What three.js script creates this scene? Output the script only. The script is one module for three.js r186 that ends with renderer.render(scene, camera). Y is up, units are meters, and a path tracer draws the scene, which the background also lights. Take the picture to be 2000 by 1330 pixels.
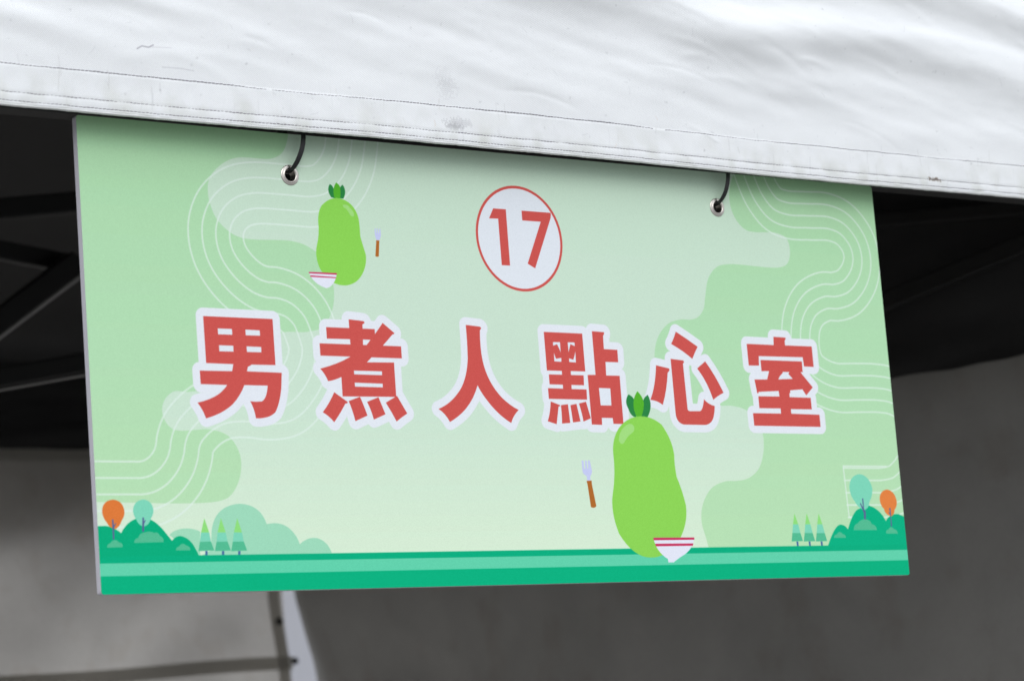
import * as THREE from 'three';
import { RoundedBoxGeometry } from 'three/addons/geometries/RoundedBoxGeometry.js';
import { mergeGeometries } from 'three/addons/utils/BufferGeometryUtils.js';
import { ImprovedNoise } from 'three/addons/math/ImprovedNoise.js';

// ---------------------------------------------------------------- camera, sky, sun, exposure
const scene = new THREE.Scene();
const camera = new THREE.PerspectiveCamera(13.918, 1024 / 680, 0.05, 900);
camera.position.set(-1.519, 1.593, 1.9819);
camera.quaternion.setFromRotationMatrix(new THREE.Matrix4().makeBasis(
  new THREE.Vector3(0.80253, -0.07629, 0.59171), new THREE.Vector3(-0.03238, 0.98476, 0.17088), new THREE.Vector3(-0.59573, -0.15630, 0.78783)));
camera.focus = 2.50;
camera.userData.fStop = 9;
scene.add(camera);

const SKY = 1.5;                                       // zenith radiance of the overcast
{
  const w = 256, h = 128, d = new Float32Array(w * h * 4), n = new ImprovedNoise();
  for (let j = 0; j < h; j++) for (let i = 0; i < w; i++) {
    const el = ((j + 0.5) / h - 0.5) * Math.PI, az = (i / w) * Math.PI * 2, c = Math.cos(el), k = (j * w + i) * 4;
    const cloud = 1 + 0.10 * n.noise(Math.cos(az) * c * 2.2, Math.sin(el) * 3, Math.sin(az) * c * 2.2) + 0.05 * n.noise(Math.cos(az) * c * 6, Math.sin(el) * 7, Math.sin(az) * c * 6);
    const L = SKY * (1 + 2 * Math.max(0, Math.sin(el))) / 3 * cloud;
    d[k] = L * 0.955; d[k + 1] = L * 0.995; d[k + 2] = L * 1.055; d[k + 3] = 1;
  }
  const t = new THREE.DataTexture(d, w, h, THREE.RGBAFormat, THREE.FloatType);
  t.mapping = THREE.EquirectangularReflectionMapping; t.magFilter = t.minFilter = THREE.LinearFilter; t.wrapS = THREE.RepeatWrapping; t.needsUpdate = true;
  scene.background = t; scene.environment = t;
}
const sun = new THREE.DirectionalLight(new THREE.Color(1, 0.985, 0.96), 0.6);
sun.position.set(-2.0, 5.4, 5.0); sun.target.position.set(0, 2, 0); sun.shadow.radius = 60; sun.castShadow = true;
sun.shadow.mapSize.set(2048, 2048);
Object.assign(sun.shadow.camera, { left: -5, right: 5, top: 5, bottom: -5, near: 0.5, far: 20 });
scene.add(sun, sun.target);
const renderer = new THREE.WebGLRenderer({ antialias: true });
renderer.setSize(1024, 680);
renderer.toneMapping = THREE.LinearToneMapping;
renderer.toneMappingExposure = 1.37;
renderer.shadowMap.enabled = true;
renderer.shadowMap.type = THREE.PCFSoftShadowMap;

// ---------------------------------------------------------------- the print on the board, in millimetres from its top left corner
const PRINT = {
  nan: 'M 109.2 163.6 L 177.1 163.7 L 177.1 203.3 L 153.4 203.5 Q 152.1 204.9 149.8 205.3 L 148.5 209.4 L 182.8 209.7 L 181.4 223.0 Q 178.8 236.8 173.9 243.7 Q 167.5 249.3 154.5 249.1 Q 153.8 241.5 149.9 234.6 Q 153.3 235.4 161.2 234.7 Q 166.3 232.7 168.1 221.0 L 145.1 221.1 Q 141.0 229.8 132.7 237.6 Q 122.4 245.8 106.2 250.0 Q 103.5 242.4 98.9 236.9 Q 110.7 234.7 119.7 229.4 Q 125.8 225.1 128.4 221.3 L 103.0 221.2 L 102.8 209.9 L 134.1 209.6 L 135.6 203.6 L 109.4 203.4 Z',
  nanH: 'M 122.6 173.6 L 136.4 173.6 L 136.4 178.6 L 122.6 178.7 Z M 149.5 173.8 L 163.6 173.9 L 163.7 178.5 L 149.5 178.6 Z M 122.8 187.9 L 136.7 187.9 L 136.6 192.9 L 122.8 193.0 Z M 149.6 188.0 L 164.0 188.1 L 163.9 192.7 L 149.7 192.8 Z',
  zhu: 'M 254.5 161.0 L 269.0 161.9 Q 271.4 162.1 270.3 164.1 L 268.5 164.9 L 267.6 184.1 L 254.6 183.7 Z M 230.7 168.7 L 281.0 168.7 L 280.8 178.1 L 230.7 178.7 Z M 223.0 183.1 L 307.6 183.1 L 307.5 193.7 L 223.0 193.7 Z M 289.8 162.9 L 301.2 171.2 Q 302.0 172.4 299.4 172.7 L 288.1 183.3 L 275.5 193.8 L 270.6 198.1 Q 257.8 207.3 242.4 212.0 Q 235.6 214.8 229.2 215.8 Q 226.8 209.8 221.9 205.1 Q 239.8 200.8 253.1 194.1 L 271.2 183.3 L 276.2 177.9 L 281.5 172.4 Z M 243.5 198.9 L 298.9 197.7 L 298.7 227.9 L 242.9 228.7 L 243.0 211.8 Z M 234.6 225.3 L 247.7 233.4 Q 247.9 234.7 245.3 234.8 Q 239.5 243.4 232.6 251.3 Q 228.1 246.2 221.6 242.9 Q 229.0 234.9 234.6 225.3 Z M 248.8 232.6 L 260.8 228.7 Q 263.8 235.1 267.2 244.9 L 254.4 250.0 Q 252.1 239.7 248.8 232.6 Z M 267.8 233.0 L 280.0 228.7 L 286.1 243.5 L 273.6 248.3 Q 271.7 240.2 267.8 233.0 Z M 287.3 233.3 L 299.6 227.0 L 309.1 242.4 Q 302.7 245.9 297.3 249.6 Q 292.6 240.8 287.3 233.3 Z',
  zhuH: 'M 256.3 205.9 L 285.6 205.8 L 285.4 209.2 L 256.4 209.2 Z M 256.3 216.4 L 285.4 216.6 L 285.3 219.9 L 256.4 219.9 Z',
  ren: 'M 379.4 161.4 L 395.0 162.4 Q 397.4 163.5 394.5 165.7 Q 393.0 181.5 395.1 193.7 Q 398.7 212.8 413.4 226.4 Q 421.4 233.2 431.1 237.2 Q 424.8 241.9 421.6 249.1 Q 407.7 242.2 396.2 228.5 Q 390.4 221.6 387.4 215.6 Q 382.4 227.9 372.1 237.6 Q 364.1 244.6 354.3 249.2 Q 349.8 241.4 342.9 237.8 Q 357.9 232.7 368.5 219.5 Q 376.9 208.1 378.9 190.7 Q 379.8 175.8 379.4 161.4 Z',
  dian: 'M 466.6 164.6 L 511.0 164.7 L 511.1 200.0 L 466.7 200.2 Z M 483.8 199.6 L 494.1 199.7 L 493.5 217.4 L 483.7 217.3 Z M 468.6 203.8 L 508.7 203.7 L 508.3 212.9 L 468.5 212.9 Z M 466.3 216.5 L 510.8 216.7 L 510.5 226.2 L 466.4 226.3 Z M 468.2 228.7 L 478.6 231.9 Q 479.3 233.0 476.8 233.1 L 473.0 249.4 L 463.1 246.9 Q 467.1 238.6 468.2 228.7 Z M 479.6 231.9 L 487.8 230.9 L 488.8 248.0 L 479.3 248.8 Q 480.1 240.0 479.6 231.9 Z M 490.6 231.7 L 497.7 230.4 L 500.8 246.5 L 492.1 247.6 Z M 500.6 230.0 L 509.0 228.2 L 513.1 243.4 L 504.3 246.6 Q 503.3 238.0 500.6 230.0 Z M 522.7 162.1 L 536.6 162.5 Q 537.9 163.6 535.4 165.9 L 535.1 178.5 L 551.1 178.7 L 550.9 190.3 L 535.8 190.4 L 535.3 203.1 L 551.2 203.0 L 551.1 248.1 L 539.2 248.1 L 538.9 242.7 L 526.0 242.7 L 525.7 249.3 L 513.7 249.1 L 513.5 203.1 L 522.8 202.9 Z',
  dianH: 'M 476.2 173.8 L 484.4 173.5 L 484.2 183.2 Q 482.7 178.7 480.7 175.6 L 476.1 177.2 Z M 493.2 173.4 L 501.2 173.3 L 501.3 176.7 L 496.3 175.1 L 493.3 182.8 Q 493.4 178.3 493.2 173.4 Z M 476.3 183.3 Q 477.3 187.0 478.4 189.1 L 484.4 188.1 L 484.2 191.7 L 476.1 191.6 Z M 501.4 181.4 L 501.0 191.9 L 493.2 191.6 L 493.4 188.2 L 498.2 189.5 Q 500.2 185.5 501.4 181.4 Z M 525.5 215.0 L 538.9 215.1 L 538.6 231.1 L 525.9 231.2 Z',
  xin: 'M 623.9 158.9 Q 636.9 165.3 649.5 172.7 Q 645.3 178.2 641.6 184.5 Q 630.2 176.6 616.9 170.9 Q 621.1 165.4 623.9 158.9 Z M 596.2 191.9 L 611.7 194.5 Q 613.3 196.5 609.7 198.4 Q 606.9 215.2 600.3 229.4 Q 594.5 225.5 585.8 224.8 Q 593.3 212.1 596.2 191.9 Z M 614.7 185.3 L 630.0 186.4 Q 632.2 187.5 629.4 189.5 L 630.3 232.4 Q 630.2 234.6 633.5 234.7 L 645.5 234.5 Q 649.1 233.7 651.7 223.0 Q 656.2 227.7 664.4 229.4 Q 663.2 238.6 660.0 242.8 Q 656.1 247.6 648.4 247.6 L 624.4 247.6 Q 614.8 246.1 615.1 236.0 Z M 657.4 186.5 Q 668.3 199.3 677.0 216.2 Q 668.2 219.8 663.3 223.3 Q 657.6 205.5 646.5 193.6 Z',
  shi: 'M 747.5 159.7 L 763.1 160.0 Q 764.0 161.3 761.8 163.1 L 761.7 167.8 L 796.9 167.7 L 797.0 188.0 L 784.3 187.9 L 783.6 178.8 L 726.1 179.3 L 725.4 188.7 L 712.2 188.9 L 712.0 167.8 L 746.9 167.9 Z M 727.9 183.1 L 781.9 183.1 L 781.8 193.6 L 778.7 193.7 L 793.2 208.4 L 783.6 216.5 L 779.2 210.6 L 763.5 211.9 Q 762.3 212.8 763.2 214.1 L 761.7 215.0 L 761.5 218.7 L 789.1 218.8 L 789.3 230.2 L 761.6 230.5 L 761.7 235.0 L 798.7 235.4 L 798.6 247.3 L 712.3 247.3 L 712.1 235.3 L 748.4 235.1 L 748.3 230.0 L 720.9 230.2 L 720.9 218.7 L 748.3 218.4 L 747.9 212.9 L 721.9 214.3 L 721.3 215.9 L 719.9 215.9 L 717.9 202.5 L 734.3 202.0 L 737.8 193.7 L 728.0 194.0 Z',
  shiH: 'M 755.5 194.0 L 764.3 193.9 Q 762.7 195.4 762.7 195.9 L 767.9 200.6 L 748.8 201.6 Q 750.9 197.9 754.8 195.7 Z',
  num: 'M 419.8 52.5 L 434.1 52.5 L 434.0 104.6 L 424.7 104.8 L 424.6 61.7 L 414.4 62.1 Z M 452.0 52.7 L 485.5 52.6 Q 485.8 56.0 484.4 58.8 L 462.5 105.9 L 454.3 101.9 L 473.2 61.7 L 452.0 61.8 Z',
  box: 'M 882.2 285.8 L 823.8 285.8 L 825.4 336.2 L 833.3 336.3',
  hillL: 'M 0.1 339.1 Q 10.5 337.9 15.5 341.3 Q 18.3 342.7 20.8 344.7 Q 28.3 332.7 41.2 332.2 Q 51.8 333.0 60.6 343.5 Q 65.0 348.8 67.2 351.4 Q 71.0 347.3 75.2 347.6 Q 84.1 349.0 88.3 357.4 Q 90.3 360.6 91.7 364.3 L 91.2 372.2 L -1.8 370.7 Z',
  cloudL: 'M 65.1 346.7 Q 70.2 341.5 82.2 341.4 Q 89.4 341.9 94.1 344.0 L 92.7 364.9 L 90.3 364.8 Q 76.5 355.2 65.1 346.7 Z',
  cloudM: 'M 105.0 343.9 Q 108.9 322.7 133.5 321.2 Q 153.3 321.8 158.6 338.4 Q 171.1 335.8 179.5 341.3 Q 187.9 347.8 189.8 355.6 Q 197.9 349.0 208.0 350.7 Q 218.1 353.6 221.2 363.4 L 91.5 364.8 L 103.3 359.7 Z',
  treeO: 'M 15.2 317.5 Q 4.8 318.3 4.6 327.6 Q 5.1 332.7 8.3 335.9 Q 10.3 341.0 16.1 341.3 Q 20.3 339.0 21.7 334.9 Q 24.9 330.8 24.9 327.7 Q 24.5 318.3 15.2 317.5 Z',
  treeT: 'M 42.8 317.5 Q 33.3 318.3 32.7 327.2 Q 33.6 331.9 35.2 333.4 Q 37.2 339.2 42.5 339.4 Q 47.3 338.2 48.8 333.0 Q 51.4 329.9 51.6 326.2 Q 50.9 318.1 42.8 317.5 Z',
  trunkO: 'M 13.1 333.8 L 14.5 333.4 L 14.7 338.5 L 16.4 336.4 L 16.8 336.9 L 14.8 340.2 L 14.4 349.8 L 13.0 349.8 Z',
  trunkT: 'M 41.0 332.3 L 42.4 332.1 L 42.4 335.2 L 43.7 334.2 L 44.1 334.6 L 42.3 337.3 L 41.9 343.6 L 40.0 343.6 Z',
  pineA0: 'M 98.8 333.1 L 102.6 344.9 L 94.9 344.9 Z',
  pineB0: 'M 94.9 344.9 L 102.6 344.9 L 103.8 352.6 L 93.4 352.4 Z',
  pineC0: 'M 93.4 352.4 L 103.8 352.3 L 106.4 359.8 L 91.4 360.1 Z',
  pineT0: 'M 97.9 360.1 L 100.1 360.1 L 99.8 365.0 L 97.6 364.9 Z',
  pineA1: 'M 114.6 333.1 L 118.4 345.1 L 110.6 345.0 Z',
  pineB1: 'M 110.6 345.0 L 118.4 345.1 L 119.6 352.7 L 109.1 352.6 Z',
  pineC1: 'M 109.1 352.6 L 119.6 352.5 L 122.3 360.0 L 107.1 360.3 Z',
  pineT1: 'M 113.7 360.3 L 115.9 360.3 L 115.6 365.2 L 113.4 365.1 Z',
  pineA2: 'M 130.2 333.2 L 134.0 345.2 L 126.2 345.1 Z',
  pineB2: 'M 126.2 345.1 L 134.0 345.2 L 135.2 352.9 L 124.6 352.8 Z',
  pineC2: 'M 124.6 352.8 L 135.2 352.7 L 137.9 360.2 L 122.6 360.5 Z',
  pineT2: 'M 129.3 360.5 L 131.5 360.5 L 131.1 365.4 L 128.9 365.4 Z',
  bushA: 'M 7.3 356.3 Q 7.3 353.4 10.8 352.4 Q 13.3 349.3 16.7 350.6 Q 18.3 352.5 20.6 352.7 Q 22.3 354.6 21.2 356.2 Z',
  bushB: 'M 32.3 352.8 Q 31.9 349.5 36.1 348.7 Q 37.5 344.4 42.8 344.2 Q 47.6 342.9 51.0 344.7 Q 54.6 343.7 56.2 347.1 Q 60.2 348.7 59.4 352.4 Z',
  bushC: 'M 70.2 359.3 Q 70.4 356.7 73.4 356.0 Q 76.7 352.1 80.1 355.2 Q 84.8 356.3 83.7 359.3 Z',
  hillR: 'M 793.3 364.5 Q 804.9 343.5 813.2 343.3 Q 818.9 343.6 822.2 348.1 Q 832.5 328.1 840.3 328.1 Q 847.5 322.4 855.0 325.3 Q 867.7 328.2 874.6 340.2 Q 881.6 332.1 893.3 333.6 L 906.0 338.0 L 901.6 370.1 L 792.7 368.7 Z',
  treeT2: 'M 844.8 293.6 Q 831.1 294.8 829.4 307.2 Q 829.6 315.7 834.8 320.5 Q 839.0 328.1 847.3 329.1 Q 853.4 327.2 854.4 321.5 Q 859.5 315.8 860.5 308.1 Q 857.7 294.7 844.8 293.6 Z',
  treeO2: 'M 880.1 308.9 Q 870.1 310.0 868.9 318.6 Q 869.3 325.3 873.6 328.2 Q 874.1 334.0 882.4 335.7 Q 887.3 334.0 887.9 329.2 Q 892.4 325.4 892.1 320.6 Q 890.5 310.0 880.1 308.9 Z',
  trunkT2: 'M 845.0 317.8 L 846.8 317.8 L 846.5 328.1 L 848.5 331.0 L 847.5 338.6 L 845.1 338.6 L 845.5 331.9 L 841.6 322.8 L 842.6 322.2 L 845.4 326.7 Z',
  trunkO2: 'M 880.6 327.5 L 882.5 327.3 L 882.4 345.5 L 880.6 345.5 L 881.5 334.9 L 879.3 331.6 L 880.4 331.3 L 881.3 332.6 Z',
  bushD: 'M 802.6 356.2 Q 803.1 352.4 806.8 352.9 Q 810.6 348.2 814.6 352.5 Q 819.0 353.0 818.3 356.3 Z',
  bushE: 'M 829.8 348.9 Q 830.6 343.2 835.8 342.3 Q 840.3 337.6 849.3 338.6 Q 854.4 339.6 854.6 342.9 Q 861.6 344.4 860.9 349.1 Z',
  bushF: 'M 873.3 352.6 Q 872.8 348.7 876.7 348.8 Q 880.6 344.0 884.7 348.4 Q 889.2 348.9 889.3 353.0 Z',
  pineD0: 'M 753.6 332.0 L 757.3 342.7 L 750.5 342.7 Z',
  pineE0: 'M 750.5 342.7 L 757.3 342.7 L 759.2 351.1 L 748.7 351.0 Z',
  pineF0: 'M 748.7 351.0 L 759.2 351.1 L 761.5 358.9 L 746.7 359.1 Z',
  pineS0: 'M 752.7 359.2 L 755.2 359.2 L 755.4 363.9 L 753.1 363.8 Z',
  pineD1: 'M 769.5 332.0 L 773.2 342.8 L 766.4 342.8 Z',
  pineE1: 'M 766.4 342.8 L 773.2 342.8 L 775.1 351.2 L 764.6 351.1 Z',
  pineF1: 'M 764.6 351.1 L 775.1 351.2 L 777.4 359.1 L 762.6 359.3 Z',
  pineS1: 'M 768.6 359.4 L 771.1 359.4 L 771.2 364.0 L 769.0 364.0 Z',
  pineD2: 'M 785.2 332.1 L 788.9 342.9 L 782.1 342.9 Z',
  pineE2: 'M 782.1 342.9 L 788.9 342.9 L 790.9 351.4 L 780.3 351.3 Z',
  pineF2: 'M 780.3 351.3 L 790.9 351.4 L 793.2 359.2 L 778.2 359.5 Z',
  pineS2: 'M 784.3 359.5 L 786.8 359.6 L 787.0 364.2 L 784.7 364.2 Z',
  bodyBig: 'M 572.9 240.5 Q 555.9 241.3 545.4 251.8 Q 535.9 262.2 536.0 275.4 Q 537.2 294.4 531.5 313.4 Q 527.0 329.4 535.1 349.7 Q 549.5 371.6 570.0 372.2 Q 588.9 372.2 603.6 359.2 Q 618.9 343.1 618.0 323.8 Q 615.0 309.0 609.6 297.1 Q 608.0 285.2 609.0 276.3 Q 607.8 261.4 596.8 248.1 Q 586.2 240.6 572.9 240.5 Z',
  shineBig: 'M 562.2 248.9 Q 565.9 253.0 559.9 256.8 Q 553.9 259.8 549.9 265.7 Q 545.5 268.7 543.9 262.9 Q 546.3 251.8 557.0 248.1 Q 560.5 247.5 562.2 248.9 Z',
  leafBigA: 'M 560.0 220.3 Q 553.7 226.6 558.5 233.9 Q 560.6 241.3 567.1 241.8 L 566.1 224.9 Q 564.5 222.0 560.0 220.3 Z M 583.1 220.1 Q 576.7 223.2 575.7 229.2 L 572.8 241.7 L 580.4 241.5 Q 589.2 230.4 583.1 220.1 Z',
  leafBigB: 'M 570.9 217.1 Q 563.3 224.9 565.2 235.3 Q 566.4 239.7 567.6 241.2 L 573.2 241.1 Q 577.5 233.6 577.5 227.6 Q 576.8 221.7 570.9 217.1 Z',
  bowlBig: 'M 548.2 307.8 L 597.9 308.1 Q 595.8 317.8 584.7 323.7 Q 574.8 328.1 570.3 331.0 L 563.9 331.0 L 563.5 327.7 Q 550.2 320.7 548.2 307.8 Z',
  bandBig: 'M 548.2 307.8 L 597.9 308.1 L 597.6 310.2 L 548.5 310.2 Z M 549.7 313.4 L 596.1 313.7 L 595.1 315.8 L 550.6 315.7 Z',
  forkBig: 'M 498.3 282.7 L 500.5 282.4 L 500.8 290.2 L 501.9 290.2 L 502.3 282.4 L 504.3 282.4 L 504.1 289.9 L 505.2 289.9 L 505.6 282.3 L 507.8 282.3 L 509.4 291.6 Q 509.5 294.5 507.1 296.7 L 506.6 301.1 L 503.0 301.1 L 502.7 296.7 Q 498.4 295.3 498.4 291.7 Z',
  gripBig: 'M 502.2 301.2 L 508.1 300.9 L 508.1 304.7 L 511.2 324.2 Q 508.9 326.7 504.9 325.2 L 503.0 304.4 Z',
  bodySml: 'M 250.2 53.9 Q 240.8 55.0 234.0 62.1 Q 230.0 67.6 229.8 76.5 Q 230.6 87.1 226.6 97.9 Q 223.8 107.7 228.7 118.0 Q 237.8 131.7 252.3 131.2 Q 264.8 130.5 271.9 120.4 Q 277.9 111.2 277.0 102.3 Q 274.1 92.7 272.6 86.5 Q 272.8 77.5 272.2 71.3 Q 270.4 61.6 262.4 56.7 Q 256.4 53.5 250.2 53.9 Z',
  shineSml: 'M 256.4 59.8 Q 261.3 57.7 264.1 62.0 Q 269.0 66.1 267.2 68.9 Q 264.5 70.0 263.1 67.4 Q 260.4 62.2 257.0 61.5 Z',
  leafSmlA: 'M 244.4 41.8 Q 240.3 47.4 245.0 53.4 L 249.6 54.3 L 248.0 45.2 Q 246.9 42.5 244.4 41.8 Z M 257.9 41.6 Q 262.2 46.9 257.6 54.0 L 251.7 53.8 L 254.5 44.7 Q 256.3 42.1 257.9 41.6 Z',
  leafSmlB: 'M 251.3 39.9 Q 246.2 45.3 248.3 53.7 L 254.1 54.0 Q 255.8 48.2 254.7 42.9 Q 253.3 41.0 251.3 39.9 Z',
  bowlSml: 'M 236.7 94.0 L 265.5 93.7 Q 264.0 102.1 256.9 106.5 L 253.7 107.5 Q 240.0 104.2 236.7 94.0 Z',
  bandSml: 'M 236.7 94.0 L 265.5 93.7 L 265.4 95.1 L 237.0 95.2 Z M 237.9 96.9 L 264.6 97.3 L 264.1 98.2 L 238.2 98.1 Z',
  forkSml: 'M 288.4 78.6 L 289.4 78.6 L 289.9 82.8 L 290.4 82.8 L 290.7 78.5 L 291.7 78.4 L 292.0 82.7 L 292.6 82.7 L 293.2 78.7 L 294.4 78.8 L 294.6 84.4 Q 293.8 87.1 292.5 89.1 L 289.6 89.1 Q 287.5 85.7 288.4 78.6 Z',
  gripSml: 'M 289.1 89.3 L 292.5 89.3 L 292.1 91.7 L 290.7 103.4 Q 288.9 104.6 287.1 103.6 L 288.9 91.8 Z',
  stripeD: 'M -10.7 366.1 L 196.8 363.9 L 411.7 362.7 L 651.1 363.2 L 912.5 365.2 L 914.4 403.0 L 407.9 402.2 L -12.8 401.1 Z',
  stripeL: 'M -10.9 369.8 L 196.5 368.2 L 411.2 367.2 L 650.5 368.5 L 911.8 369.8 L 910.4 380.0 L 649.4 378.1 L 410.2 377.7 L 195.7 378.6 L -11.5 380.0 Z',
};
const FLOW = {
  leftGreen: '206.1 -16.6 204.7 1.2 198.4 16.2 187.6 22.9 151.2 25.1 135.1 32.5 123.2 45.3 121.2 60.0 127.4 78.6 140.1 90.3 152.8 94.9 201.9 94.8 217.1 98.5 232.0 108.5 240.1 126.2 240.8 143.7 236.7 156.4 227.3 168.9 210.9 173.5 182.9 176.2 169.0 193.4 132.1 218.4 93.2 227.9 76.2 228.3 66.4 237.8 65.7 249.3 74.2 259.4 110.5 259.3 127.3 265.1 136.7 280.1 135.4 298.6 125.9 313.6 114.8 318.7 -17.1 319.3',
  rightGreen: '720.0 -5.3 713.0 3.8 707.2 19.5 707.5 33.7 713.3 46.1 723.5 54.6 734.5 56.5 764.0 55.9 776.9 60.8 780.0 73.5 775.2 85.5 764.5 90.1 696.9 90.4 682.2 94.1 670.5 105.7 664.6 123.9 661.3 135.5 653.4 143.7 644.1 146.6 632.0 147.0 615.8 151.5 601.8 164.8 595.5 182.5 599.4 209.6 622.5 226.6 671.8 228.6 687.9 228.8 703.7 232.5 718.1 242.7 722.4 256.5 721.1 272.4 713.2 288.8 698.5 298.2 683.9 300.7 669.8 301.2 651.1 308.0 638.5 324.0 635.5 339.4 639.8 356.8 641.9 366.5',
  leftLine: '274.6 -32.3 272.8 -10.7 269.7 6.3 265.9 20.3 256.7 36.1 241.6 49.2 225.6 54.0 199.7 54.2 165.8 54.9 148.7 59.7 134.6 70.9 127.3 85.9 126.8 100.5 131.5 114.8 143.7 130.2 159.6 141.2 172.7 145.0 184.4 145.5 197.7 149.8 208.9 159.7 214.7 172.7 218.4 188.7 214.1 206.3 202.6 223.9 187.2 236.7 168.1 240.3 146.3 238.6 131.1 239.1 118.0 241.8 105.8 247.6 95.8 255.2 88.9 262.8 85.0 271.2 83.2 279.5 79.2 289.4 72.9 298.1 64.1 305.8 53.4 311.1 44.0 313.1 33.7 313.3 -8.8 313.3',
  rightLine: '737.3 -15.1 739.0 -6.7 742.5 3.1 750.0 18.3 763.3 31.7 781.5 36.4 808.1 36.0 837.0 35.6 857.5 42.0 872.9 58.6 876.7 77.3 870.1 95.1 854.4 110.3 836.3 116.1 820.8 116.8 800.6 125.5 788.4 140.2 783.2 158.8 783.9 177.1 790.3 191.6 803.8 201.4 825.2 207.7 852.7 207.4 880.5 207.2 900.6 209.7 922.4 220.1 934.1 238.7 932.0 263.1 919.3 289.4 897.6 307.1 876.7 311.7 860.2 312.0 824.1 312.0',
};

// ---------------------------------------------------------------- helpers
const noise = new ImprovedNoise();
const N = (x, y, z = 0) => noise.noise(x, y, z);
const fbm = (x, y, z, o = 4) => { let s = 0, a = 1; for (let k = 0; k < o; k++) { s += a * N(x, y, z + k * 7.3); x *= 2.03; y *= 2.03; a *= 0.5; } return s; };
let seed = 20240517;
const rnd = () => { seed = (seed * 1664525 + 1013904223) >>> 0; return seed / 4294967296; };
const sm = (a, b, x) => { const t = Math.min(1, Math.max(0, (x - a) / (b - a))); return t * t * (3 - 2 * t); };
const used = {};
function named(o, name) { const k = used[name] = (used[name] ?? -1) + 1; o.name = k ? `${name}_${String(k).padStart(3, '0')}` : name; return o; }
function tag(o, label, category, group, kind) { if (label) o.userData.label = label; if (category) o.userData.category = category; if (group) o.userData.group = group; if (kind) o.userData.kind = kind; return o; }
function thing(name, label, category, at = [0, 0, 0], group) { const o = named(new THREE.Group(), name); o.position.set(...at); scene.add(o); return tag(o, label, category, group); }
function part(name, geometry, material, parent, label) {
  const m = new THREE.Mesh(geometry, material); m.castShadow = m.receiveShadow = true; named(m, name); parent.add(m); if (label) m.userData.label = label; return m;
}
// a sheet: fn(u, v) -> [x, y, z, uvx, uvy], u and v from 0 to 1
function sheet(nu, nv, fn, flip = false) {
  const p = [], uv = [], ix = [];
  for (let j = 0; j <= nv; j++) for (let i = 0; i <= nu; i++) { const q = fn(i / nu, j / nv); p.push(q[0], q[1], q[2]); uv.push(q[3] ?? 0, q[4] ?? 0); }
  for (let j = 0; j < nv; j++) for (let i = 0; i < nu; i++) {
    const a = j * (nu + 1) + i, b = a + 1, c = a + nu + 1, d = c + 1;
    if (flip) ix.push(a, d, b, a, c, d); else ix.push(a, b, d, a, d, c);
  }
  const g = new THREE.BufferGeometry();
  g.setAttribute('position', new THREE.Float32BufferAttribute(p, 3)); g.setAttribute('uv', new THREE.Float32BufferAttribute(uv, 2)); g.setIndex(ix); g.computeVertexNormals();
  return g;
}
function bar(p0, p1, w = 0.025, h = 0.025) {            // a square tube between two points
  const a = new THREE.Vector3(...p0), b = new THREE.Vector3(...p1), d = b.clone().sub(a), g = new RoundedBoxGeometry(d.length(), h, w, 2, 0.003);
  const x = d.normalize(), z = new THREE.Vector3().crossVectors(x, Math.abs(x.y) > 0.9 ? new THREE.Vector3(0, 0, 1) : new THREE.Vector3(0, 1, 0)).normalize(), y = new THREE.Vector3().crossVectors(z, x);
  g.applyMatrix4(new THREE.Matrix4().makeBasis(x, y, z)); const c = a.add(b).multiplyScalar(0.5); g.translate(c.x, c.y, c.z); return g;
}
function canvasTexture(w, h, draw, srgb = true) {
  const c = document.createElement('canvas'); c.width = w; c.height = h; draw(c.getContext('2d'), w, h);
  const t = new THREE.CanvasTexture(c); t.colorSpace = srgb ? THREE.SRGBColorSpace : THREE.NoColorSpace; t.wrapS = t.wrapT = THREE.MirroredRepeatWrapping; t.anisotropy = 8; return t;
}
function grainTexture(n, fn, sx, sy) {                  // grey computed tile, size in metres
  const d = new Uint8Array(n * n * 4);
  for (let j = 0; j < n; j++) for (let i = 0; i < n; i++) { const v = Math.max(0, Math.min(255, 255 * fn(i / n, j / n))), k = (j * n + i) * 4; d[k] = d[k + 1] = d[k + 2] = v; d[k + 3] = 255; }
  const t = new THREE.DataTexture(d, n, n); t.magFilter = THREE.LinearFilter; t.minFilter = THREE.LinearMipmapLinearFilter; t.generateMipmaps = true; t.wrapS = t.wrapT = THREE.RepeatWrapping; t.repeat.set(1 / sx, 1 / sy); t.needsUpdate = true; return t;
}

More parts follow.
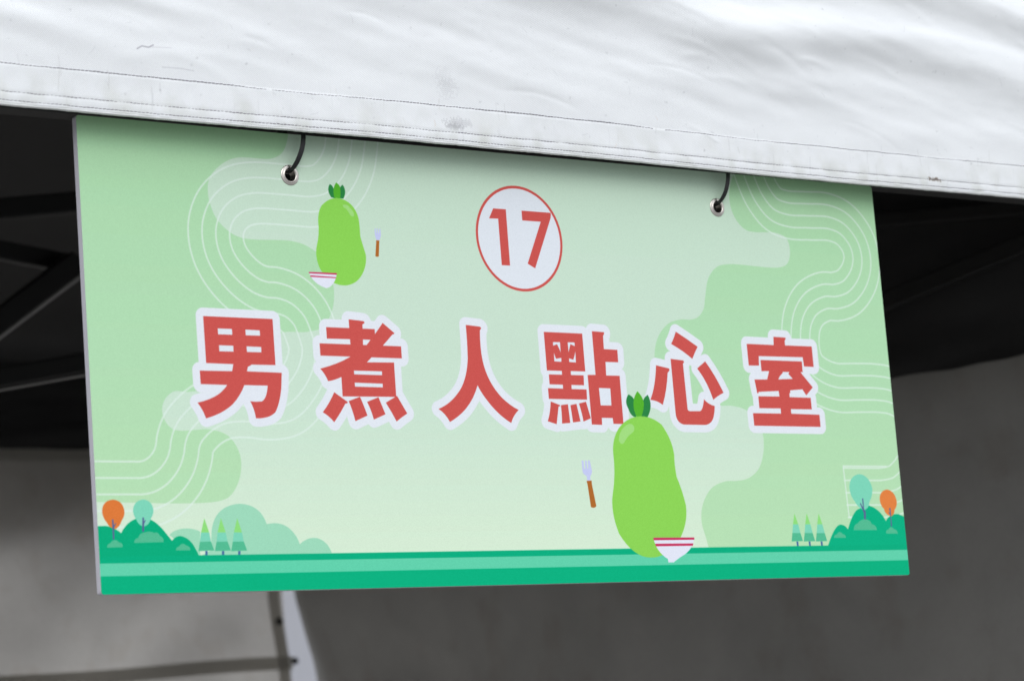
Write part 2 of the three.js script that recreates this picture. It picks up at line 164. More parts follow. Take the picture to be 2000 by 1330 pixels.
// ---------------------------------------------------------------- printed artwork
const BW = 900, BH = 394, TOP = 2.16, EYELETS = [[203.8, 36.6], [689.8, 34.9]], HOLE = 6.4;
function paintPrint(g, W, H) {
  const k = W / BW, P = (s) => new Path2D(s); g.scale(k, H / BH);
  const nums = (s) => s.split(' ').map(Number), fill = (s, c) => { g.fillStyle = c; g.fill(P(s)); };
  const spline = (s, closed) => {
    const a = nums(s), q = []; for (let i = 0; i < a.length; i += 2) q.push(new THREE.Vector3(a[i], a[i + 1], 0));
    return new THREE.CatmullRomCurve3(q, closed, 'centripetal').getPoints(q.length * 12);
  };
  const trace = (pts) => { g.beginPath(); pts.forEach((p, i) => (i ? g.lineTo(p.x, p.y) : g.moveTo(p.x, p.y))); };
  // flat mint with a paler foot, as printed
  const bg = g.createLinearGradient(0, 0, 0, BH); bg.addColorStop(0, '#cbe3cd'); bg.addColorStop(0.45, '#cce3ce'); bg.addColorStop(0.62, '#cee5d0'); bg.addColorStop(0.93, '#daeed3'); bg.addColorStop(1, '#dbeed3');
  g.fillStyle = bg; g.fillRect(0, 0, BW, BH);
  const lg = g.createLinearGradient(0, 0, 0, BH); lg.addColorStop(0, '#b0dcae'); lg.addColorStop(0.5, '#b4deb3'); lg.addColorStop(1, '#bce3b4');
  g.fillStyle = lg; trace(spline(FLOW.leftGreen)); g.lineTo(-40, 330); g.lineTo(-40, -40); g.lineTo(220, -40); g.closePath(); g.fill();
  g.fillStyle = lg; trace(spline(FLOW.rightGreen)); g.lineTo(660, BH); g.lineTo(BW + 20, BH); g.lineTo(BW + 20, -30); g.lineTo(700, -30); g.closePath(); g.fill();
  // five parallel contour lines each side
  g.lineWidth = 1.65; g.lineJoin = g.lineCap = 'round'; g.strokeStyle = 'rgba(226,242,230,0.66)';
  for (const [name, step] of [['leftLine', 13.4], ['rightLine', 12.2]]) {
    const q = spline(FLOW[name]);
    for (let o = -2; o <= 2; o++) {
      const line = q.map((p, i) => { const a = q[Math.max(0, i - 3)], b = q[Math.min(q.length - 1, i + 3)], dx = b.x - a.x, dy = b.y - a.y, l = Math.hypot(dx, dy) || 1; return { x: p.x - dy / l * o * step, y: p.y + dx / l * o * step }; });
      trace(line); g.stroke();
    }
  }
  g.stroke(P(PRINT.box));
  // scenery along the foot
  fill(PRINT.cloudL, '#a3dcba'); fill(PRINT.cloudM, '#a0dbba');
  for (let i = 0; i < 3; i++) {
    const c = [['pineA', '#91df7c'], ['pineB', '#80d7b8'], ['pineC', '#55bd92'], ['pineT', '#4a6f9c']];
    for (const [n, col] of c) fill(PRINT[n + i], col);
    for (const [n, col] of [['pineD', '#91df7c'], ['pineE', '#80d7b8'], ['pineF', '#55bd92'], ['pineS', '#4a6f9c']]) fill(PRINT[n + i], col);
  }
  fill(PRINT.hillL, '#02ae7b'); fill(PRINT.hillR, '#02b382');
  g.fillStyle = '#02b07f'; g.fillRect(0, 363.6, BW, 40);
  g.fillStyle = '#63d3ab'; g.fillRect(0, 369, BW, 10.4);
  g.fillStyle = '#02b37f'; g.fillRect(0, 379.4, BW, 20);
  fill(PRINT.treeO, '#e17b3a'); fill(PRINT.treeT, '#80d7b8'); fill(PRINT.treeT2, '#80d7b8'); fill(PRINT.treeO2, '#e68443');
  for (const n of ['trunkO', 'trunkT', 'trunkT2', 'trunkO2']) fill(PRINT[n], '#5a6a92');
  for (const n of ['bushA', 'bushB', 'bushC', 'bushD', 'bushE', 'bushF']) fill(PRINT[n], '#55bd92');
  // number disc
  g.beginPath(); g.arc(447.3, 78.9, 47.9, 0, 7); g.fillStyle = '#e3e8ee'; g.fill(); g.lineWidth = 2.5; g.strokeStyle = '#cf5650'; g.stroke();
  fill(PRINT.num, '#cf5650');
  // the six characters: white rim, red strokes, white counters
  g.lineJoin = 'round';
  for (const n of ['nan', 'zhu', 'ren', 'dian', 'xin', 'shi']) { g.strokeStyle = '#e6eaf0'; g.lineWidth = 14.4; g.stroke(P(PRINT[n])); }
  for (const n of ['nan', 'zhu', 'ren', 'dian', 'xin', 'shi']) {
    fill(PRINT[n], '#cf5650');
    if (PRINT[n + 'H']) fill(PRINT[n + 'H'], '#e3e9f0');
  }
  // plain gourds with a bowl and a fork
  for (const s of ['Sml', 'Big']) {
    fill(PRINT['leaf' + s + 'A'], '#2c8644'); fill(PRINT['leaf' + s + 'B'], '#58b42e'); fill(PRINT['body' + s], '#8fd656'); fill(PRINT['shine' + s], '#a5df80');
    g.save(); g.translate(...(s === 'Big' ? [27, 46] : [-20, 27])); fill(PRINT['bowl' + s], '#e6e8f4'); fill(PRINT['band' + s], '#c9305a'); g.restore(); fill(PRINT['fork' + s], '#c8cdf0'); fill(PRINT['grip' + s], '#b26a2c');
  }
}
const printMap = canvasTexture(2048, 898, (g, W, H) => {
  paintPrint(g, W, H); g.setTransform(1, 0, 0, 1, 0, 0);
  const im = g.getImageData(0, 0, W, H), d = im.data;                    // ink grain
  for (let i = 0; i < d.length; i += 4) { const v = (rnd() + rnd() - 1) * 7; d[i] += v; d[i + 1] += v; d[i + 2] += v; }
  g.putImageData(im, 0, 0);
});
printMap.wrapS = printMap.wrapT = THREE.ClampToEdgeWrapping;

// ---------------------------------------------------------------- materials
const std = (rgb, o = {}) => new THREE.MeshStandardMaterial({ color: new THREE.Color().setRGB(...rgb), roughness: 0.85, side: THREE.DoubleSide, ...o });
const twill = grainTexture(64, (u, v) => 0.5 + 0.28 * Math.sin((u * 8 + v * 8) * Math.PI * 2) + 0.22 * Math.sin((u * 8 - v * 8) * Math.PI * 2), 0.015, 0.015);
const weave = grainTexture(64, (u, v) => 0.5 + 0.25 * Math.sin(u * 32 * Math.PI) + 0.25 * Math.sin(v * 32 * Math.PI), 0.03, 0.03);
const X0 = -0.64, XW = 1.40, Y0 = 2.10, YH = 0.35;       // the soiled stretch of the valance, metres
const soil = canvasTexture(2048, 512, (g, W, H) => {
  const px = W / XW, at = (x, y) => [(x - X0) * px, H - (y - Y0) * (H / YH)];
  const im = g.createImageData(W, H), d = im.data;
  for (let j = 0; j < H; j++) for (let i = 0; i < W; i++) {
    const x = X0 + i / px, y = Y0 + (H - j) / H * YH, k = (j * W + i) * 4;
    const grime = 0.5 + 0.5 * fbm(x * 9, y * 14, 3.3, 5), hemdirt = (1 - sm(0.0, 0.05, y - 2.15)) * Math.max(0, 0.2 + fbm(x * 40, y * 30, 9.1, 3));
    const speck = Math.max(0, fbm(x * 160, y * 160, 1.7, 2) - 0.72) * 1.2;
    const v = 238 - 9 * Math.max(0, grime - 0.35) - 20 * hemdirt - 60 * speck + (rnd() - 0.5) * 4;
    d[k] = v - 3; d[k + 1] = v - 1; d[k + 2] = v + 0.5 - 6 * hemdirt; d[k + 3] = 255;
  }
  g.putImageData(im, 0, 0);
  // dirt caught in the pits of the weave
  for (const [cx, cy, w, h, n, a] of [[-0.099, 2.206, 0.013, 0.012, 1.9, 0.17], [-0.092, 2.1745, 0.020, 0.006, 1.7, 0.30], [-0.104, 2.2165, 0.012, 0.01, 1.9, 0.14], [-0.095, 2.171, 0.012, 0.004, 1.2, 0.26]])
    for (let yy = -h; yy < h; yy += n / 1000) for (let xx = -w; xx < w; xx += n / 1000) {
      const r = (xx / w) ** 2 + (yy / h) ** 2; if (r > 1 || rnd() < r * 0.7) continue;
      const [X, Y] = at(cx + xx + ((Math.round(yy * 1000 / n) % 2) ? n / 2000 : 0), cy + yy); g.fillStyle = `rgba(88,86,92,${a * (1 - r * 0.6)})`; g.fillRect(X - 0.8, Y - 0.8, 1.7, 1.7);
    }
  const scratch = (pts, w, c) => { g.strokeStyle = c; g.lineWidth = w * 0.75; g.lineCap = 'round'; g.beginPath(); pts.forEach((p, i) => { const q = at(...p); i ? g.lineTo(...q) : g.moveTo(...q); }); g.stroke(); };
  scratch([[-0.413, 2.2115], [-0.408, 2.2145], [-0.402, 2.2138], [-0.397, 2.2165]], 1.7, 'rgba(96,92,104,0.5)'); scratch([[-0.405, 2.2140], [-0.38, 2.2155]], 1.2, 'rgba(110,106,116,0.22)');
  scratch([[-0.39, 2.198], [-0.372, 2.1985], [-0.36, 2.1975]], 1.6, 'rgba(130,130,138,0.25)');
  for (let i = 0; i < 46; i++) { const x = X0 + rnd() * XW, y = 2.16 + rnd() * 0.27, l = 0.002 + rnd() * 0.008, a = rnd() * 6.3; scratch([[x, y], [x + Math.cos(a) * l * 0.5 + 0.0008, y + Math.sin(a) * l * 0.5], [x + Math.cos(a) * l, y + Math.sin(a) * l]], 0.9, rnd() < 0.3 ? 'rgba(178,140,104,0.30)' : 'rgba(128,128,134,0.24)'); }
  for (let i = 0; i < 70; i++) { const x = X0 + rnd() * XW, y = 2.152 + rnd() * 0.034, l = 0.004 + rnd() * 0.014; scratch([[x, y], [x + (rnd() - 0.5) * 0.004, y + l]], 2.5, `rgba(150,150,146,${0.05 + rnd() * 0.09})`); }
  for (let i = 0; i < 60; i++) { const [X, Y] = at(0.505 + (rnd() - 0.5) * 0.017, 2.1642 + (rnd() - 0.5) * 0.0035); g.fillStyle = `rgba(92,76,58,${0.2 + rnd() * 0.5})`; g.fillRect(X, Y, 1.5 + rnd() * 2, 1 + rnd()); }
});
soil.repeat.set(1 / XW, 1 / YH); soil.offset.set(-(X0 + 0.0098) / XW, -(Y0 + 0.0026) / YH);
const blotch = canvasTexture(512, 512, (g, W, H) => {      // handling marks and damp stains on the tarpaulins
  const im = g.createImageData(W, H), d = im.data;
  for (let j = 0; j < H; j++) for (let i = 0; i < W; i++) {
    const x = i / W * 1.2, y = j / H * 1.2, k = (j * W + i) * 4, s = fbm(x * 5, y * 5, 2.4, 5), t = Math.max(0, fbm(x * 13 + 5, y * 11, 6.6, 4) - 0.15);
    const v = 236 + 12 * s - 14 * t + (rnd() - 0.5) * 8; d[k] = v; d[k + 1] = v - 4 * t; d[k + 2] = v - 8 * t; d[k + 3] = 255;
  }
  g.putImageData(im, 0, 0);
});
blotch.repeat.set(1 / 1.2, 1 / 1.2);
const M = {
  canvas: new THREE.MeshPhysicalMaterial({ color: 0xffffff, map: soil, bumpMap: twill, bumpScale: 0.00028, roughness: 0.62, sheen: 0.1, sheenRoughness: 0.6, side: THREE.DoubleSide }),
  piping: std([0.80, 0.81, 0.80], { roughness: 0.95, bumpMap: weave, bumpScale: 0.0006 }),
  thread: std([0.20, 0.185, 0.215], { roughness: 0.7 }),
  plainWhite: std([0.78, 0.79, 0.80], { roughness: 0.65 }),
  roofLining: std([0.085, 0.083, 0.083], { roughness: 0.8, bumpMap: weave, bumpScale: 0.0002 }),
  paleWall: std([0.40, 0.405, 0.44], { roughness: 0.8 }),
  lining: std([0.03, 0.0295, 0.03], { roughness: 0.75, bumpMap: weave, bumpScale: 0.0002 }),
  darkMetal: std([0.012, 0.012, 0.012], { roughness: 0.6 }),
  paintedEdgeLight: std([0.42, 0.41, 0.40], { roughness: 0.5 }),  // pale tone for the lit lower edges of dark struts
  print: new THREE.MeshPhysicalMaterial({ map: printMap, roughness: 0.62, specularIntensity: 0.12 }),
  foam: std([0.84, 0.82, 0.90], { roughness: 0.6 }),
  nickel: std([0.62, 0.575, 0.53], { roughness: 0.28, metalness: 1 }),
  nylon: std([0.008, 0.008, 0.009], { roughness: 0.42 }),
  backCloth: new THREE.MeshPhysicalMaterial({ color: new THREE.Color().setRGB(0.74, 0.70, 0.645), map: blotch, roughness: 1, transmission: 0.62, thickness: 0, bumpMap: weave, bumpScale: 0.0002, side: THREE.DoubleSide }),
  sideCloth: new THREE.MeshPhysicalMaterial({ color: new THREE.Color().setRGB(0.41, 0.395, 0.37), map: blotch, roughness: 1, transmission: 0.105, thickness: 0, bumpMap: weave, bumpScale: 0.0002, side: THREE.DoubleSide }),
  webbing: new THREE.MeshPhysicalMaterial({ color: new THREE.Color().setRGB(0.52, 0.50, 0.455), roughness: 1, transmission: 0.40, thickness: 0, side: THREE.DoubleSide, bumpMap: weave, bumpScale: 0.0004 }),
  rivet: std([0.01, 0.01, 0.01], { roughness: 0.45 }),
  paving: std([0.21, 0.207, 0.20], { roughness: 0.95 }),
};

// ---------------------------------------------------------------- ground
{
  const g = new THREE.PlaneGeometry(700, 700, 1, 1); g.rotateX(-Math.PI / 2);
  const patches = grainTexture(256, (u, v) => 0.8 + 0.14 * N(u * 6, v * 6, 0.5) + (rnd() - 0.5) * 0.12, 3, 3); M.paving.map = patches;
  const uv = g.attributes.uv; for (let i = 0; i < uv.count; i++) uv.setXY(i, uv.getX(i) * 700, uv.getY(i) * 700);
  const m = part('ground', g, M.paving, scene); m.userData.kind = 'structure';
}

// ---------------------------------------------------------------- tent canopy
const HW = 1.52, ZF = 0.022, ZB = -2.86, EAVE = 2.47, PEAK = 3.25;
const hemY = (x) => 2.1538 + 0.0022 * sm(-0.2, -0.56, x) + 0.0026 * Math.exp(-(((x + 0.03) / 0.30) ** 4)) + 0.0009 * sm(0.3, 0.7, x) + 0.00035 * N(x * 30, 1.2) + 0.0004 * N(x * 9, 4.2);
// soft folds and creases: [x0, y0, x1, y1, width, height out]
const FOLDS = [
  [-0.10, 2.312, 0.32, 2.276, 0.026, 0.0080], [0.20, 2.286, 0.74, 2.256, 0.025, 0.0095], [0.12, 2.348, 0.78, 2.322, 0.022, 0.0085], [0.40, 2.302, 0.75, 2.280, 0.010, 0.0012],
  [-0.70, 2.226, -0.44, 2.211, 0.010, 0.0018], [-0.68, 2.243, -0.30, 2.236, 0.011, 0.0014], [-0.35, 2.268, 0.0, 2.262, 0.02, 0.0014], [0.05, 2.228, 0.40, 2.214, 0.018, 0.0012],
  [0.30, 2.243, 0.60, 2.228, 0.012, 0.0011], [0.42, 2.20, 0.70, 2.196, 0.014, 0.0012], [-0.42, 2.204, -0.28, 2.206, 0.006, 0.0005],
];
const CREASES = [];
for (let i = 0; i < 40; i++) { const x = -0.6 + rnd() * 1.35, y = 2.195 + rnd() * 0.2, l = 0.02 + rnd() * 0.06, a = -0.12 - rnd() * 0.35; CREASES.push([x, y, x + Math.cos(a) * l, y + Math.sin(a) * l, 0.0016 + rnd() * 0.003, (rnd() < 0.35 ? -1 : 1) * (0.00018 + rnd() * 0.0004)]); }
for (const [x, y] of [[0.20, 2.262], [0.232, 2.243], [0.35, 2.27]]) CREASES.push([x - 0.02, y + 0.002, x + 0.03, y - 0.003, 0.0034, 0.0005]);
const fold = ([x0, y0, x1, y1, w, a], x, y) => {
  const dx = x1 - x0, dy = y1 - y0, l = Math.hypot(dx, dy), t = ((x - x0) * dx + (y - y0) * dy) / (l * l);
  if (t < -0.3 || t > 1.3) return 0;
  const d = ((x - x0) * -dy + (y - y0) * dx) / l - 0.06 * l * Math.sin(t * 3.1); if (Math.abs(d) > 3 * w) return 0;
  return a * Math.exp(-((d / w) ** 2)) * sm(-0.25, 0.3, t) * (1 - sm(0.7, 1.25, t));
};
function clothZ(x, y) {
  x -= 0.0098; y -= 0.0026;
  const h = y - 2.15, free = sm(0.02, 0.09, h);
  let z = 0.004 * N(x * 2.1, y * 3, 2) + 0.0022 * free * fbm(x * 4.5 + y * 5, y * 17 + x * 2, 5.5, 3) + 0.00022 * free * fbm(x * 40, y * 70, 8.5, 2);
  for (const f of FOLDS) z += fold(f, x, y);
  if (h > 0.03) for (const f of CREASES) z += fold(f, x, y);
  z += 0.0005 * (1 - sm(0.03, 0.06, h)) * N(x * 38, h * 12, 3) + 0.00025 * (1 - sm(0.03, 0.05, h)) * N(x * 110, h * 30, 6);
  return z;
}
const HEM = 0.0352;
const canopy = thing('tent_canopy', 'white canvas tent canopy with a stitched hem, stretched above the green sign', 'tent canopy', [0, EAVE, (ZF + ZB) / 2]);
const cz = (ZF + ZB) / 2, toCanopy = (g) => g.translate(0, -EAVE, -cz);
{
  const front = part('valance', toCanopy(sheet(900, 170, (u, v) => {
    const x = -HW + u * 2 * HW, y0 = hemY(x) + HEM - 0.004, y = y0 + (v ** 1.0) * (EAVE - y0); return [x, y, ZF + clothZ(x, y), x, y];
  })), M.canvas, canopy);
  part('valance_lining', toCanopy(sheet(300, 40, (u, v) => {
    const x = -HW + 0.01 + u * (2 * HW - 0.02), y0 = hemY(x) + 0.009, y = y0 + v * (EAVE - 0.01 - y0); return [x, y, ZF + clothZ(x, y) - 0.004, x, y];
  })), M.lining, canopy);  // unseen front lining, added to stop white bounce and deepen shade below the hem
  // hem: double cloth, profile in (height above the edge, distance out)
  const prof = []; for (let i = 0; i <= 30; i++) { const h = HEM + 0.0012 - i / 30 * (HEM - 0.001); const dip = 0.00035 * Math.exp(-(((h - 0.0117) / 0.0009) ** 2)) + 0.0003 * Math.exp(-(((h - 0.0047) / 0.0008) ** 2)) + 0.0006 * Math.exp(-(((h - HEM) / 0.0007) ** 2)); prof.push([h, 0.0013 - dip - (i === 0 ? 0.0006 : 0)]); }
  prof.push([0.0008, 0.0004], [0.0006, -0.0004], [0.0016, -0.0011], [0.02, -0.0012], [HEM, -0.001]);
  const hem = part('hem', toCanopy(sheet(1100, prof.length - 1, (u, v) => {
    const x = -HW + u * 2 * HW, [h, o] = prof[Math.round(v * (prof.length - 1))], y = hemY(x) + h; return [x, y, ZF + clothZ(x, Math.max(y, 2.15)) + o + 0.00035 * N(x * 70, h * 60, 2.2), x, y];
  }, true)), M.canvas, front);
  // rolled edge
  part('piping', toCanopy(sheet(1400, 8, (u, v) => {
    const x = -HW + u * 2 * HW, a = v * Math.PI * 2, r = 0.0014 + 0.0003 * N(x * 220, 2.2) + 0.0002 * N(x * 700, 5); return [x, hemY(x) + 0.0013 + r * Math.sin(a), ZF + clothZ(x, 2.152) - 0.0001 + r * Math.cos(a), x, a * 0.002];
  })), M.piping, front);
  // three rows of stitches
  const one = new THREE.CapsuleGeometry(0.00040, 0.0024, 2, 5); one.rotateZ(Math.PI / 2); const list = [];
  for (const [h, wob, o] of [[HEM, 0.0016, 0.0012], [0.0117, 0.0005, 0.0011], [0.0047, 0.0003, 0.0012]]) for (let x = -0.66; x < 0.80; x += 0.0036) {
    if (h === HEM && x > 0.148 && x < 0.162 && rnd() < 0.7) continue;
    const y = hemY(x) + h + wob * N(x * 5, h * 100) + 0.0008 * N(x * 17, h * 50) * (h === HEM ? 1 : 0.3) + (rnd() - 0.5) * 0.0003, s = one.clone();
    s.rotateZ((rnd() - 0.3) * 0.2); s.rotateX(0); s.translate(x, y, ZF + clothZ(x, y) + o - 0.0002); list.push(s);
  }
  const st = part('stitching', toCanopy(mergeGeometries(list)), M.thread, front); st.userData.kind = 'stuff';
  // the other three sides and the roof
  const strip = (fn, y0) => toCanopy(sheet(80, 8, (u, v) => { const [x, z] = fn(u), y = y0 + v * (EAVE - y0), w = 0.006 * N(u * 9, v * 2, x + z); return [x + (Math.abs(x) > HW - 0.01 ? w : 0), y, z + (Math.abs(x) > HW - 0.01 ? 0 : w), u * 3, y]; }));
  part('valance', strip((u) => [-HW, ZB + u * (ZF - ZB)], 2.15), M.plainWhite, canopy);
  part('valance', strip((u) => [HW + 0.06, ZB + u * (ZF - ZB)], 2.15), M.plainWhite, canopy);
  part('valance', strip((u) => [-HW + u * (2 * HW + 0.06), ZB - 0.06], 2.15), M.plainWhite, canopy);
  const corners = [[-HW, ZF], [HW + 0.06, ZF], [HW + 0.06, ZB - 0.06], [-HW, ZB - 0.06]];
  const slope = (i, drop) => toCanopy(sheet(40, 30, (u, v) => {
    const a = corners[i], b = corners[(i + 1) % 4], x = (a[0] + (b[0] - a[0]) * u) * (1 - v), z = (a[1] + (b[1] - a[1]) * u) * (1 - v) + cz * v, sag = 0.05 * Math.sin(Math.PI * v) + 0.012 * fbm(x * 2.2, z * 2.2, 1.7, 3);
    return [x, EAVE + 0.002 + (PEAK - EAVE) * v - sag - drop, z, x, z];
  }));
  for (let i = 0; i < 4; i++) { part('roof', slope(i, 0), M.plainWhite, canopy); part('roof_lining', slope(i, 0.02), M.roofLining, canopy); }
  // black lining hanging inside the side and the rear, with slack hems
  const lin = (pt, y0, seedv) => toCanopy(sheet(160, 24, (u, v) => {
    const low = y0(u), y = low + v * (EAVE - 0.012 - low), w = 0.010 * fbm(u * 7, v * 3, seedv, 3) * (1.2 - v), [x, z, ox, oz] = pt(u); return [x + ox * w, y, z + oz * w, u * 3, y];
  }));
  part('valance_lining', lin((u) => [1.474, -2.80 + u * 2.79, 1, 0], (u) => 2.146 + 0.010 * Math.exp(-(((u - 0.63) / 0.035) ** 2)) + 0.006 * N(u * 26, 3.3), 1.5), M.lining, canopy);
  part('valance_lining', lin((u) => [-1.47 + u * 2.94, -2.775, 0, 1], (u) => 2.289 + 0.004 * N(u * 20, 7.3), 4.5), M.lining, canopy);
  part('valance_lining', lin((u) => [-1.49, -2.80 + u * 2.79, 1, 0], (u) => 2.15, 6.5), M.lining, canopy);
}

// ---------------------------------------------------------------- tent frame
const frame = thing('tent_scaffold', 'black folding tent frame, its struts dark under the roof left of the sign', 'tent frame', [0, 0, cz]);
{
  const F = (g) => g.translate(0, 0, -cz);
  for (const [x, z] of [[-1.47, -0.03], [1.44, -0.03], [-1.47, -2.84], [1.62, -2.84]]) part('leg', F(bar([x, 0, z], [x, 2.46, z], 0.032, 0.032)), M.darkMetal, frame);
  part('truss_bar', F(bar([-1.45, 2.1805, -0.036], [1.42, 2.1805, -0.036], 0.025, 0.025)), M.darkMetal, frame);
  const Z = -1.4;
  for (const [a, b, h, w] of [
    [[-0.75, 2.283, Z], [1.15, 2.557, Z], 0.029, 0.025], [[-0.9, 2.505, Z - 0.03], [1.3, 2.226, Z - 0.03], 0.026, 0.02], [[0.03, 2.161, Z], [0.293, 2.35, Z], 0.031, 0.025], [[-1.1, 1.954, Z - 0.03], [1.3, 2.396, Z - 0.03], 0.026, 0.02],
    [[1.44, 2.523, -1.9], [1.44, 2.254, -0.05], 0.022, 0.015], [[1.415, 2.15, -2.0], [1.415, 2.356, -0.05], 0.028, 0.015],
  ]) part('truss_bar', F(bar(a, b, w, h)), M.darkMetal, frame);
  for (const [a, b, w, h] of [[[0.045, 2.151, Z], [0.304, 2.334, Z], 0.012, 0.006], [[-1.1, 1.936, Z - 0.03], [1.3, 2.378, Z - 0.03], 0.012, 0.002]]) part('truss_bar', F(bar(a, b, w, h)), M.paintedEdgeLight, frame);  // thin pale bars added as painted light along two strut undersides
}

// ---------------------------------------------------------------- walls of the booth
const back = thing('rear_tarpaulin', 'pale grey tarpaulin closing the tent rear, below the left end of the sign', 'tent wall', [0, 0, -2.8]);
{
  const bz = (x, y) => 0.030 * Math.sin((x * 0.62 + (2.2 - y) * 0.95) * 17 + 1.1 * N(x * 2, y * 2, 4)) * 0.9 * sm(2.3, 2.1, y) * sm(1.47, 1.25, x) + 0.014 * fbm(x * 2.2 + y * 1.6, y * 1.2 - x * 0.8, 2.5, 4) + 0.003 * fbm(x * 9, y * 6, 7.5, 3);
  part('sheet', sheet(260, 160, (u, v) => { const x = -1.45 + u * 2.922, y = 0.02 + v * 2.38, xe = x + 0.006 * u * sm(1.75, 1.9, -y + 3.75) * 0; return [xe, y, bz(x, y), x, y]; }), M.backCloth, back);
  const ribbon = (n, fn) => sheet(n, 3, fn);
  part('binding_strip', ribbon(120, (u, v) => { const y = 0.02 + u * 2.36, c = 1.4630 - 0.013 * sm(1.83, 2.02, y), x = c - 0.0165 + v * 0.029; return [x, y, bz(x, y) + 0.004, x, y]; }), M.webbing, back, 'dark webbing sewn down the edge of the sheet');
  part('binding_strip', ribbon(160, (u, v) => { const x = -1.45 + u * 2.93, y = 1.839 + 0.012 * sm(0.85, 1.48, x) + v * 0.027 - 0.004 * (1 - sm(0.9, 1.3, x)); return [x, y, bz(x, y) + 0.006, x, y]; }), M.webbing, back, 'dark webbing sewn across the sheet');
  part('binding_strip', ribbon(160, (u, v) => { const x = -1.45 + u * 2.92, y = 2.268 + v * 0.03; return [x, y, bz(x, y) + 0.005, x, y]; }), M.webbing, back, 'dark webbing along the top of the sheet');
  for (const [x, y] of [[1.455, 1.948], [1.484, 1.868], [1.470, 1.70]]) { const g = new THREE.CylinderGeometry(0.0062, 0.0078, 0.006, 20); g.rotateX(Math.PI / 2); g.translate(x, y, bz(x, y) + 0.010); part('rivet', g, M.rivet, back); }
}
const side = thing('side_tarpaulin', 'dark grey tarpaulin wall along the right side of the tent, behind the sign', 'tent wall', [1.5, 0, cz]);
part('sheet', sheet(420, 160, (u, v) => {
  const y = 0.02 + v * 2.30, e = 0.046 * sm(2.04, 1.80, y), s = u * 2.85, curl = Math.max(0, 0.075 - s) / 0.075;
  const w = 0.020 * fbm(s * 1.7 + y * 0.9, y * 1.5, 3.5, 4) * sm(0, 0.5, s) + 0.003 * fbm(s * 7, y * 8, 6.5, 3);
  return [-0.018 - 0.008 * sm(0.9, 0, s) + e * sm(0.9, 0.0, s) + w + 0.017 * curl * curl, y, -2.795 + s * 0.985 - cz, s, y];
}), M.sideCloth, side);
const left = thing('side_tarpaulin', 'unseen grey tarpaulin wall added on the left side to keep the tent dark', 'tent wall', [-1.5, 0, cz]);
part('sheet', sheet(90, 60, (u, v) => { const s = u * 2.7, y = 0.02 + v * 2.3; return [0.02 * fbm(s * 1.7, y * 1.2, 8.5, 3), y, -2.78 + s - cz, s, y]; }), M.sideCloth, left);  // out-of-view wall, added to shut out light from the left
const next = thing('neighbouring_tarpaulin', 'whitish tent wall showing as a bright slit beside the grey rear sheet, under the sign', 'tent wall', [2.9, 0, -5.2]);
part('sheet', sheet(60, 60, (u, v) => { const x = -1.6 + u * 3.2, y = 0.02 + v * 2.9; return [x, y, 0.03 * fbm(x * 1.8, y * 0.8, 2.5, 3), x, y]; }), M.paleWall, next);

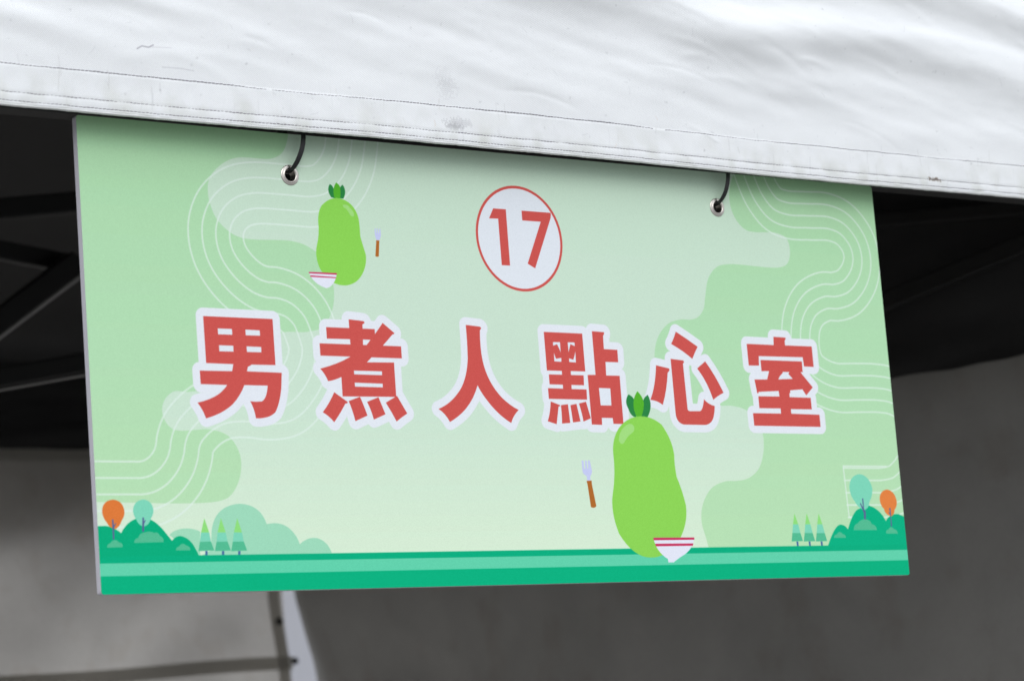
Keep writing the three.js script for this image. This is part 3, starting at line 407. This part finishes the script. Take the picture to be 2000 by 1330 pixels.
// ---------------------------------------------------------------- the sign
const sign = thing('hanging_sign', 'pale green sign with red Chinese characters and a circled 17 below the white hem', 'sign', [0, TOP - BH / 1000, 0]);
{
  const w = BW / 2000, h = BH / 1000, r = 0.003, s = new THREE.Shape();
  s.moveTo(-w + r, 0); s.lineTo(w - r, 0); s.quadraticCurveTo(w, 0, w, r); s.lineTo(w, h - r); s.quadraticCurveTo(w, h, w - r, h); s.lineTo(-w + r, h); s.quadraticCurveTo(-w, h, -w, h - r); s.lineTo(-w, r); s.quadraticCurveTo(-w, 0, -w + r, 0);
  for (const [x, y] of EYELETS) { const p = new THREE.Path(); p.absarc(x / 1000 - w, h - y / 1000, HOLE / 1000, 0, Math.PI * 2, true); s.holes.push(p); }
  const board = new THREE.ExtrudeGeometry(s, { depth: 0.0068, bevelEnabled: false, curveSegments: 24 }); board.translate(0, 0, -0.0070);
  part('board', board, M.foam, sign, 'white foam board core');
  const face = new THREE.ShapeGeometry(s, 24), p = face.attributes.position, uv = face.attributes.uv;
  for (let i = 0; i < p.count; i++) uv.setXY(i, (p.getX(i) + w) / (2 * w), p.getY(i) / h);
  part('printed_face', face, M.print, sign);
  const prof = [[5.1, -7.2], [5.0, -3], [5.1, 0.1], [5.5, 1.0], [6.1, 1.35], [6.6, 1.2], [6.9, 0.85], [8.2, 0.8], [8.9, 0.55], [9.1, 0.1], [9.0, -0.1]].map(([a, b]) => new THREE.Vector2(a / 1000, b / 1000));
  for (const [x, y] of EYELETS) { const g = new THREE.LatheGeometry(prof, 48); g.rotateX(Math.PI / 2); g.translate(x / 1000 - w, h - y / 1000, 0); part('eyelet', g, M.nickel, sign); }
}

// ---------------------------------------------------------------- cable ties
function cableTie(label, x, y, lean, kick) {
  const t = thing('cable_tie', label, 'cable tie', [x, y, 0], 'cable ties holding the sign to the frame');
  const up = 2.2 - y;
  const c = new THREE.CatmullRomCurve3([[0.0006, 0.0028, -0.004], [0.0014, 0.0052, 0.0032], [0.0045, 0.0122, 0.0078], [lean * 0.8, 0.0235, 0.0100], [lean, 0.036, 0.0095], [lean, up - 0.020, 0.004], [lean, up - 0.006, -0.016], [lean, up - 0.0028, -0.034], [lean, up - 0.010, -0.052], [lean, up - 0.034, -0.053], [lean * 0.6, 0.022, -0.034], [0.001, 0.006, -0.014]].map((q) => new THREE.Vector3(...q)), true, 'centripetal');
  const n = 180, hw = 0.0023, ht = 0.0006, q = [[hw, ht * 0.4], [hw * 0.85, ht], [-hw * 0.85, ht], [-hw, ht * 0.4], [-hw, -ht * 0.4], [-hw * 0.85, -ht], [hw * 0.85, -ht], [hw, -ht * 0.4], [hw, ht * 0.4]];
  const X = new THREE.Vector3(1, 0, 0);
  part('strap', sheet(8, n, (u, v) => {
    const p = c.getPoint(v % 1), T = c.getTangent(v % 1), W = X.clone().addScaledVector(T, -T.x).normalize(), O = new THREE.Vector3().crossVectors(T, W), [a, b] = q[Math.round(u * 8)];
    return [p.x + W.x * a + O.x * b, p.y + W.y * a + O.y * b, p.z + W.z * a + O.z * b, u, v];
  }), M.nylon, t);
  const hd = new RoundedBoxGeometry(0.0075, 0.0075, 0.0055, 2, 0.001); hd.translate(lean + kick, up - 0.0335, -0.0005 - 0.014); part('head', hd, M.nylon, t);
}
cableTie('black cable tie through the left eyelet of the green sign, near the small gourd', EYELETS[0][0] / 1000 - 0.45, TOP - EYELETS[0][1] / 1000, 0.0105, -0.006);
cableTie('black cable tie through the right eyelet of the green sign, right of the circled 17', EYELETS[1][0] / 1000 - 0.45, TOP - EYELETS[1][1] / 1000, 0.0095, 0);

renderer.render(scene, camera);
